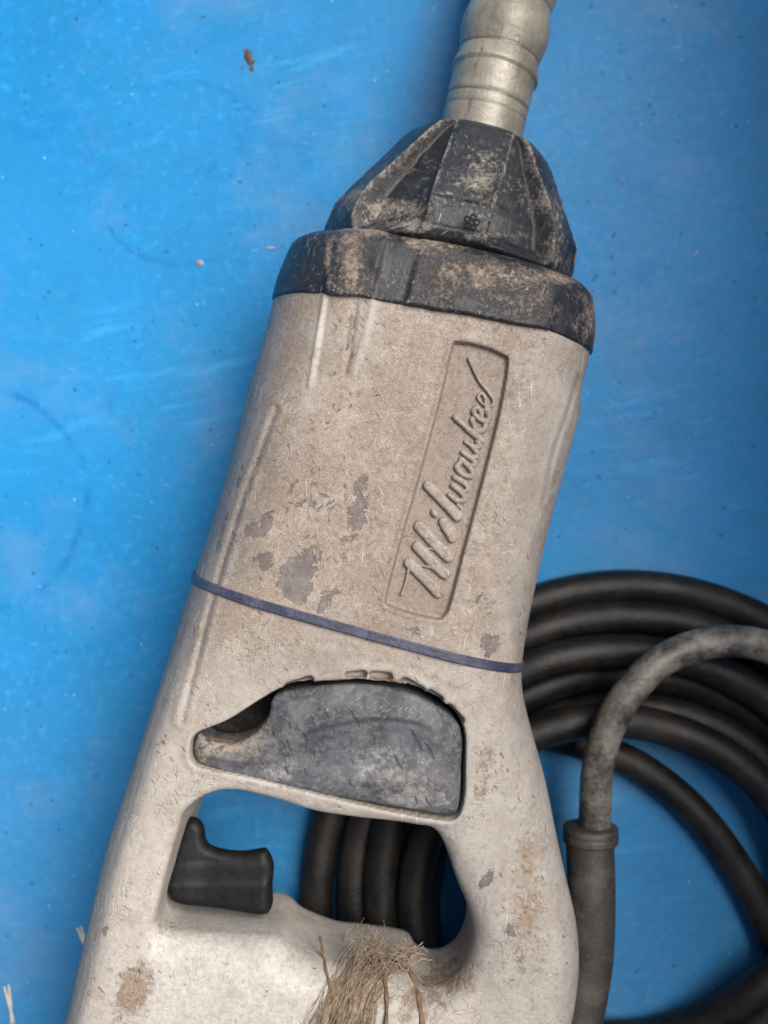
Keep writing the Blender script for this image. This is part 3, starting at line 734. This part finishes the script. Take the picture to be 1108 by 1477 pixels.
# ---- nose cone with six ribs
def cone():
    prof = [(23.5, 40, 0), (25, 44.5, 0), (27, 45.6, .3), (30, 45.8, .8), (38, 44.8, 1), (44, 41.4, 1), (52, 36.4, 1), (60, 31.6, 1), (67, 27.4, 1), (70, 25.2, 1), (71.6, 23, .9), (73, 19.5, .5), (74, 17, .15), (74.6, 16, 0), (74.8, 13, 0)]
    pv = np.array(prof); vs = np.concatenate([np.linspace(23.5, 27, 8), np.linspace(27.4, 74.2, 90), np.linspace(74.4, 74.8, 4)])
    rr = np.interp(vs, pv[:, 0], pv[:, 1]); gg = np.interp(vs, pv[:, 0], pv[:, 2])
    nth = 480; th = np.linspace(0, 2 * np.pi, nth, endpoint=False)
    rows = []; dust = []; dents = [(RNG.uniform(24, 74), RNG.uniform(0, 6.28), RNG.uniform(1, 4), RNG.normal() * .35) for _ in range(160)]
    for v, r, g in zip(vs, rr, gg):
        ph = (np.degrees(th) + 30) % 60 - 30
        hw = min(25.0, math.degrees(10.2 / r))
        rib = 1 - sstep(np.abs(ph), hw, hw + 3.2 )
        nosel = np.clip((v - 27) / 45, 0, 1)
        depth = (9.5 * (1 - nosel) + 3.5 * nosel) * g
        k = r - depth * (1 - rib)
        # flat land at the rib's top, a step part-way down the upper rib
        k = k * np.where(rib > .5, np.cos(np.radians(11)) / np.cos(np.radians(np.clip(ph, -15, 15))), 1)
        topr = (np.abs(((np.degrees(th) + 180) % 360) - 180) < 30)
        k = k - np.where(topr, 1.1 * rib * (1 - sstep(v, 37.5, 38.6)) * sstep(v, 28, 29), 0)
        for dv_, dt, dr, da_ in dents:
            if abs(v - dv_) < 3 * dr: k = k + da_ * np.exp(-((v - dv_) / dr) ** 2 - (((th - dt + np.pi) % (2 * np.pi) - np.pi) * r / dr) ** 2)
        u = k * np.sin(th); z = k * np.cos(th)
        vv = v + .08 * u * (1 - np.clip((v - 25) / 50, 0, 1))
        x, y = XY(u - 1.8 * (1 - np.clip((v - 30) / 44, 0, 1)), vv)
        rows.append(np.stack([x, y, ZC0 + z], 1))
        edge = np.exp(-((np.abs(ph) - hw) / 1.6) ** 2) * g
        dust.append(edge * .75)
    V = np.array(rows).reshape(-1, 3); dust = np.array(dust).ravel(); m = len(vs)
    i = np.arange(m - 1)[:, None]; j = np.arange(nth)[None, :]; j2 = (j + 1) % nth
    Q = np.stack([i * nth + j, i * nth + j2, (i + 1) * nth + j2, (i + 1) * nth + j], -1).reshape(-1, 4)
    px, py = PIX(V)
    dust = np.maximum(dust, gb(px, py, [(688, 268, 30, 26, .85), (696, 220, 34, 40, .42), (545, 240, 40, 60, .35), (805, 330, 16, 70, .6), (560, 300, 60, 16, .95), (600, 325, 40, 10, 1.0), (800, 350, 18, 60, .7), (520, 290, 40, 30, .55), (690, 340, 60, 6, .6)]))
    dust = dust * np.where(gb(px, py, [(675, 320, 34, 20, 1)]) > .5, .2, 1)
    mesh_np('nose_cone', V, Q[:, ::-1] if False else Q, M_CONE, tool, dict(dust=dust))
cone()
# small moulded rosette on the top rib
def rosette():
    V = []; F = []
    c = np.array([*P(680, 322, 93.5), 94.1])
    for i in range(6):
        a = i * math.pi / 3; r = 0 if i == 5 else 1.7
        a = i * 2 * math.pi / 5
        p = c + np.array([r * math.cos(a), r * math.sin(a), 0])
        path = [p + np.array([.85 * math.cos(q), .85 * math.sin(q), .35]) for q in np.linspace(0, 2 * math.pi, 11)]
        v, q4, _ = sweep(path, .28, 6, False)
        F += (q4 + sum(len(x) for x in V)).tolist(); V.append(v)
    me = bpy.data.meshes.new('rosette_mark'); me.from_pydata((np.vstack(V) / 1000).tolist(), [], F); me.update()
    link('rosette_mark', me, M_TRIG, tool)
rosette()

# ---- flexible shaft
def shaft():
    def ax(v): x, y = XY(0, v); return x, y
    a = ax(74); b = P(696, 178, 48); 
    pts = [(*ax(70), 48), (*P(697, 180, 50), 49), (*P(706, 140, 50), 50), (*P(718, 90, 50), 50), (*P(731, 35, 50), 50), (*P(742, -15, 49), 49), (*P(757, -90, 45), 45), (*P(775, -200, 36), 36), (*P(780, -330, 24), 24), (*P(760, -500, 17), 17), (*P(700, -700, 16), 16)]
    c = catmull(np.array(pts), 26, False)
    s = np.concatenate([[0], np.cumsum(np.linalg.norm(np.diff(c, axis=0), axis=1))])
    n = int(s[-1] / .6); si = np.linspace(0, s[-1], n)
    path = np.stack([np.interp(si, s, c[:, k]) for k in range(3)], 1)
    # distance from the cone's mouth
    px, py = PIX(path); i82 = np.argmin(np.abs(py - 84)); s0 = si[i82]
    per = 18.6
    ph = ((si - s0) / per) % 1.0
    w = np.where(si > s0 - 7.0, 1.0, 0.0)
    r = 15.0 + w * (1.5 * np.sin(np.pi * np.clip(ph, 0, 1)) ** 1.3 - .4)
    r = r - .2 * np.exp(-((ph - .0) / .02) ** 2) * w - .1 * np.exp(-((ph - .24) / .015) ** 2) * w
    s1 = np.interp(-150, -py, si); s2 = np.interp(-165, -py, si)
    r = r - .35 * np.exp(-((si - s1) / .5) ** 2) - .2 * np.exp(-((si - s2) / .45) ** 2)
    seg = 72
    V, Q, T3 = sweep(path, r, seg)
    ring = np.where(w > 0, np.exp(-((np.minimum(ph, 1 - ph)) / .03) ** 2) + .5 * (ph < .25) * np.exp(-((ph - .1) / .1) ** 2), 0)
    seam = np.exp(-((si - s1) / .45) ** 2) + .6 * np.exp(-((si - s2) / .35) ** 2) + np.exp(-((ph - 0) / .012) ** 2) * w * .6
    ra = np.concatenate([np.repeat(ring, seg), [0, 0]]); sa = np.concatenate([np.repeat(np.clip(seam, 0, 1), seg), [0, 0]])
    mesh_np('flexible_shaft', V, Q, M_SHAFT, tool, dict(ring=ra, seam=sa))
shaft()

# ------------------------------------------------------------------ strap round the housing
M_STRAP = mat_cable('dusty_blue_grey_plastic', (.03, .034, .06), (.085, .09, .13), .35, .7, .4)
def strap():
    pts = [(280, 840), (300, 846), (350, 862), (400, 877), (450, 892), (500, 907), (540, 919), (590, 932), (640, 944), (700, 957), (735, 964), (748, 968)]
    c = onto(pts); a = c[0]; b = c[-1]
    # fit a gentle curve in plan through the traced points
    cf = np.polyfit(c[1:-1, 0], c[1:-1, 1], 2)
    n = 240
    def edges(off):
        xx = np.linspace(-90, 60, 3001); yy = np.polyval(cf, xx) + off
        ins = look('o', xx, yy) < 0; return xx[ins][0] + .02, xx[ins][-1] - .02
    rows = []
    for off in (-1.5, -1.15, 1.15, 1.5):
        x0, x1 = edges(off); t = np.linspace(0, np.pi, n); x = (x0 + x1) / 2 - (x1 - x0) / 2 * np.cos(t)
        y = np.polyval(cf, x) + off
        z = ztop_arr(x, y); zc = ZC0 + 6.0 * sstep(-UV(x, y)[1], 95, 165)
        X = np.concatenate([x, x[::-1][1:-1]]); Y = np.concatenate([y, y[::-1][1:-1]]); Z = np.concatenate([z, (2 * zc - z)[::-1][1:-1]])
        L = np.stack([X, Y, Z], 1)
        tn = np.roll(L, -1, 0) - np.roll(L, 1, 0); nn = np.stack([-tn[:, 2], 0 * tn[:, 0], tn[:, 0]], 1); nn /= np.linalg.norm(nn, axis=1)[:, None] + 1e-9
        rows.append(L + nn * (.2 if abs(off) > 1.3 else .42)); rows[-1] = rows[-1]
    V = np.array(rows); k = V.shape[1]; V = V.reshape(-1, 3)
    i = np.arange(3)[:, None]; j = np.arange(k)[None, :]; j2 = (j + 1) % k
    Q = np.stack([i * k + j, i * k + j2, (i + 1) * k + j2, (i + 1) * k + j], -1).reshape(-1, 4)
    o = mesh_np('cable_tie', V, Q[:, ::-1], M_STRAP)
    o.data.polygons.foreach_set('use_smooth', np.zeros(len(o.data.polygons), bool))
    m = o.modifiers.new('thick', 'SOLIDIFY'); m.thickness = .0003; m.offset = -1
    tag(o, 'thin dark blue plastic band strapped tightly round the beige housing above the black insert', 'strap')
strap()

# ------------------------------------------------------------------ power cord
cord = empty('power_cord', (.09, -.13, 0))
tag(cord, 'coiled black rubber power cord with a paler loop entering a sleeve, right of the tool', 'cord')
cord_off = np.array([90., -130., 0])
def ctube(name, path, r, mat, parent=cord, seg=28):
    o = tube(name, np.asarray(path) - cord_off, r, mat, parent, seg); return o
CR = 6.8
def loop(cx, cy, a, b, z, ph, wob, zf=None, n=140):
    pts = []
    for i in range(n + 1):
        t = 2 * math.pi * i / n + math.pi
        w_ = 1 + wob * math.sin(2 * t + ph) + wob * .35 * math.sin(7 * t + ph * 5) + wob * .6 * math.sin(3 * t + ph * 2)
        x = cx + a * w_ * math.sin(t); y = cy - b * w_ * math.cos(t)
        zz = z + (zf(t) if zf else 0)
        pts.append([*P(x, y, zz), zz])
    return pts
ctube('cable_loop', loop(897, 1292, 440, 444, 7, .3, .005), CR, M_CAB)
ctube('cable_loop', loop(900, 1292, 393, 400, 10.5, 1.1, .006), CR, M_CAB)
ctube('cable_loop', loop(898, 1292, 352, 352, 17, 2.0, .006, lambda t: 2.5 * math.cos(t)), CR, M_CAB)
ctube('cable_loop', loop(898, 1294, 325, 322, 6.9, .9, .004), CR, M_CAB)
ctube('cable_loop', loop(900, 1298, 290, 276, 7, .6, .008), CR, M_CAB)
ctube('cable_loop', loop(880, 1302, 285, 262, 20.2, 1.7, .004), CR, M_CAB)
G = [(560, 1190, 20), (650, 1090, 20.5), (750, 1060, 20.5), (850, 1076, 12), (925, 1108, 8), (1000, 1168, 7), (1060, 1245, 7), (1100, 1325, 7), (1150, 1440, 7), (1170, 1560, 7), (1120, 1680, 7)]
G = [(700, 1052, 7), (780, 1058, 7), (850, 1076, 7), (925, 1108, 7), (1000, 1168, 7), (1060, 1245, 7), (1103, 1325, 7), (1150, 1440, 7.0), (1180, 1560, 7.0), (1150, 1680, 7)]
ctube('cable_loop', catmull(np.array([[*P(a, b, z), z] for a, b, z in G]), 12, False), CR * .95, M_CAB)
Bt = [(860, 1500, 7), (950, 1492, 7), (1030, 1465, 14), (1090, 1428, 20.6), (1150, 1380, 21), (1230, 1290, 21)]
ctube('cable_loop', catmull(np.array([[*P(a, b, z), z] for a, b, z in Bt]), 12, False), CR, M_CAB)
Lp = [(852, 1290, 34), (856, 1230, 34), (858, 1180, 34.5), (862, 1110, 36), (878, 1050, 38), (908, 998, 40), (955, 953, 41), (1010, 930, 41), (1065, 925, 40), (1115, 937, 38), (1170, 975, 33), (1210, 1040, 30), (1235, 1130, 30), (1240, 1250, 30)]
ctube('cable', catmull(np.array([[*P(a, b, z), z] for a, b, z in Lp]), 12, False), 6.0, M_CAB_LIT)
Sv = [(851, 1213, 34), (853, 1300, 34), (850, 1380, 34), (839, 1450, 34), (826, 1510, 34), (810, 1580, 34), (780, 1640, 38), (740, 1690, 42)]
sp = catmull(np.array([[*P(a, b, z), z] for a, b, z in Sv]), 14, False)
sl_ = ctube('cord_sleeve', sp, 9.0 + .0 * np.arange(len(sp)), M_SLV)
lpts = np.array([[*P(852, y, 34), 34] for y in np.linspace(1216, 1190, 15)])
tt = np.linspace(0, 1, 15); lr = 8.9 + 1.5 * np.clip(np.sin(np.pi * tt) * 3, 0, 1) ** .6; lr[-1] = 7.6; lr[7] -= .35; lr[8] -= .2
tube('sleeve_lip', lpts - cord_off, lr, M_SLV, sl_, 40)
sl_o = sl_

# ------------------------------------------------------------------ jute twine bundle tied round the grip
M_JUTE = mat_simple('frayed_jute', (.19, .14, .095), (.36, .28, .20), 500, .9)
def twine():
    V = []; F = []; cnt = 0
    def addp(path, r, seg=5):
        nonlocal cnt
        v, q, t3 = sweep(path, r, seg); V.append(v); F.extend((q + cnt).tolist()); F.extend((t3 + cnt).tolist()); cnt += len(v)
    tip = (545, 1380)
    for i in range(340):
        f = random.uniform(-1, 1); g = random.random()
        s0 = (536 + f * 24 + random.gauss(0, 7), 1394 + random.gauss(0, 21)); e = (488 + f * 36 + random.gauss(0, 11), 1530 + random.uniform(-45, 30))
        ph = random.uniform(0, 6.28); am = random.uniform(0, 5); pts = []
        for k in range(9):
            t = k / 8
            pts.append((s0[0] + (e[0] - s0[0]) * t ** .85 + am * 2.2 * math.sin(ph + t * 6) - 10 * math.sin(t * math.pi), s0[1] + (e[1] - s0[1]) * t))
        lift = .05 + .5 * math.sqrt(max(0, 1 - f * f)) * g ** .5 + (random.random() < .12) * random.random() * 2.2
        path = []
        for x, y in pts:
            q = onto([(x, y)])[0]; path.append([*P(x, y, q[2] + lift), q[2] + lift])
        addp(catmull(np.array(path), 2, False), random.uniform(.035, .15), 4)
    for i in range(60):   # frayed curls at the tip
        a = random.uniform(0, 2 * math.pi); x, y = 545 + random.gauss(0, 16), 1378 + random.gauss(0, 14)
        z = min(80, float(onto([(x, max(y, 1375))])[0][2])) + 2; pts = []
        for k in range(7):
            pts.append([*P(x, y, z), z]); a += random.gauss(0, .8); x += math.cos(a) * 7; y += math.sin(a) * 7; z += random.gauss(.1, .7)
        addp(catmull(np.array(pts), 2, False), random.uniform(.06, .15), 4)
    for i in range(40):   # wad of matted fibre wedged in the corner of the opening
        x, y = 578 + random.gauss(0, 13), 1376 + random.gauss(0, 8); a = random.gauss(-.3, .8); z = float(onto([(x, max(y, 1384))])[0][2]) + random.uniform(-2, 1.2); pts = []
        for k in range(6):
            pts.append([*P(x, y, z), z]); a += random.gauss(0, .35); x += math.cos(a) * 4.5; y += math.sin(a) * 4.5
        addp(catmull(np.array(pts), 2, False), random.uniform(.12, .3), 4)
    me = bpy.data.meshes.new('jute_twine'); me.from_pydata((np.vstack(V) / 1000).tolist(), [], F); me.update()
    o = link('jute_twine', me, M_JUTE)
    tag(o, 'frayed bundle of brown jute twine lying over the handle grip below the opening', 'twine')
twine()
M_MUDS = mat_simple('dried_brown_cord', (.10, .06, .035), (.2, .13, .08), 300, .85)
for k, (pl, lab) in enumerate([([(462, 1352), (468, 1380), (476, 1420), (480, 1455), (470, 1500)], 'thin brown string drooping over the grip left of the jute bundle'),
                             ([(545, 1380), (553, 1400), (558, 1440), (556, 1500)], 'thin brown string just right of the jute bundle'), ([(568, 1378), (588, 1396), (604, 1440), (612, 1500)], 'thin brown string over the grip farthest right of the jute bundle')]):
    c = onto(pl); c[:, 2] += .5
    cc_ = catmull(c, 8, False)
    for i in range(len(cc_)): cc_[i, 2] = float(ztop_arr(cc_[i, 0], cc_[i, 1])[0]) + .5
    o = tube('string', cc_, [.5, .7, .9][k] * (1 + .25 * np.sin(np.arange(len(cc_)) * 1.3)), M_MUDS, None, 8); tag(o, lab, 'string')

# ------------------------------------------------------------------ bits on the sheet
M_STRAW = mat_simple('pale_straw', (.5, .45, .38), (.68, .64, .58), 400, .6)
def straw(px, py, L, ang, r, label, n=1):
    V = []; F = []; cnt = 0; c = P(px, py, 1)
    for i in range(n):
        a = ang + (i - (n - 1) / 2) * .10; dx, dy = math.cos(a), math.sin(a)
        pts = [[c[0] + dx * L * (t - .5) + math.sin(t * 3 + i) * .4, c[1] + dy * L * (t - .5), r + .1 + 1.4 * t * (n > 1) * (i % 2)] for t in np.linspace(0, 1, 7)]
        v, q, t3 = sweep(np.array(pts), r * (1 - .5 * np.abs(np.linspace(-1, 1, 7))), 6)
        V.append(v); F += (q + cnt).tolist() + (t3 + cnt).tolist(); cnt += len(v)
    me = bpy.data.meshes.new('straw'); me.from_pydata((np.vstack(V) / 1000).tolist(), [], F); me.update()
    tag(link('straw', me, M_STRAW), label, 'straw')
straw(122, 1362, 15, R(105), .7, 'split straw end sticking out beside the left edge of the handle', 2)
straw(14, 1450, 17, R(97), .7, 'pale straw stalk on the blue sheet in the lower left corner', 2)
straw(390, 357, 3.6, R(0), .3, 'tiny white fibre on the blue sheet left of the nose cone')
straw(1003, 365, 3.0, R(60), .22, 'tiny white fibre on the blue sheet right of the nose cone')
def lump(name, px, py, rx, ry, h, rot, mat, label, cat, seed):
    rg = np.random.default_rng(seed); c = P(px, py, 0); n = 14; V = [[c[0], c[1], h]]; F = []
    for ring, (f, hh) in enumerate([(.4, .9), (.75, .6), (1, 0)]):
        for i in range(n):
            a = 2 * math.pi * i / n; k = f * (1 + rg.normal() * .13)
            x = rx * k * math.cos(a); y = ry * k * math.sin(a)
            V.append([c[0] + x * math.cos(rot) - y * math.sin(rot), c[1] + x * math.sin(rot) + y * math.cos(rot), h * hh * (1 + rg.normal() * .15)])
    for i in range(n):
        j = (i + 1) % n; F.append([0, 1 + i, 1 + j])
        for q in (0, 1): F.append([1 + q * n + i, 1 + (q + 1) * n + i, 1 + (q + 1) * n + j, 1 + q * n + j])
    me = bpy.data.meshes.new(name); me.from_pydata((np.array(V) / 1000).tolist(), [], F); me.update()
    tag(link(name, me, mat), label, cat)
M_DIRT = mat_simple('dark_dirt', (.05, .035, .022), (.16, .11, .07), 900, .9, .0006)
M_PEB = mat_simple('tan_pebble', (.3, .2, .14), (.45, .36, .28), 900, .8)
lump('dirt_crumb', 358, 82, 1.6, 3.9, 1.0, R(15), M_DIRT, 'larger dark crumb of dirt on the blue sheet at top left', 'dirt', 1)
lump('dirt_crumb', 363, 99, 1.0, 1.3, .7, 0, M_DIRT, 'small dark crumb just below the larger dirt crumb', 'dirt', 2)
lump('pebble', 288, 379, 1.4, 1.3, 1.0, 0, M_PEB, 'tiny tan pebble on the blue sheet left of the black collar', 'pebble', 3)
lump('dirt_crumb', 366, 89, .7, .9, .5, 0, M_DIRT, 'smallest dark crumb touching the right of the larger crumb', 'dirt', 4)
print('objects', len(bpy.data.objects), 'tris', sum(len(o.data.polygons) * 2 for o in bpy.data.objects if o.type == 'MESH'))
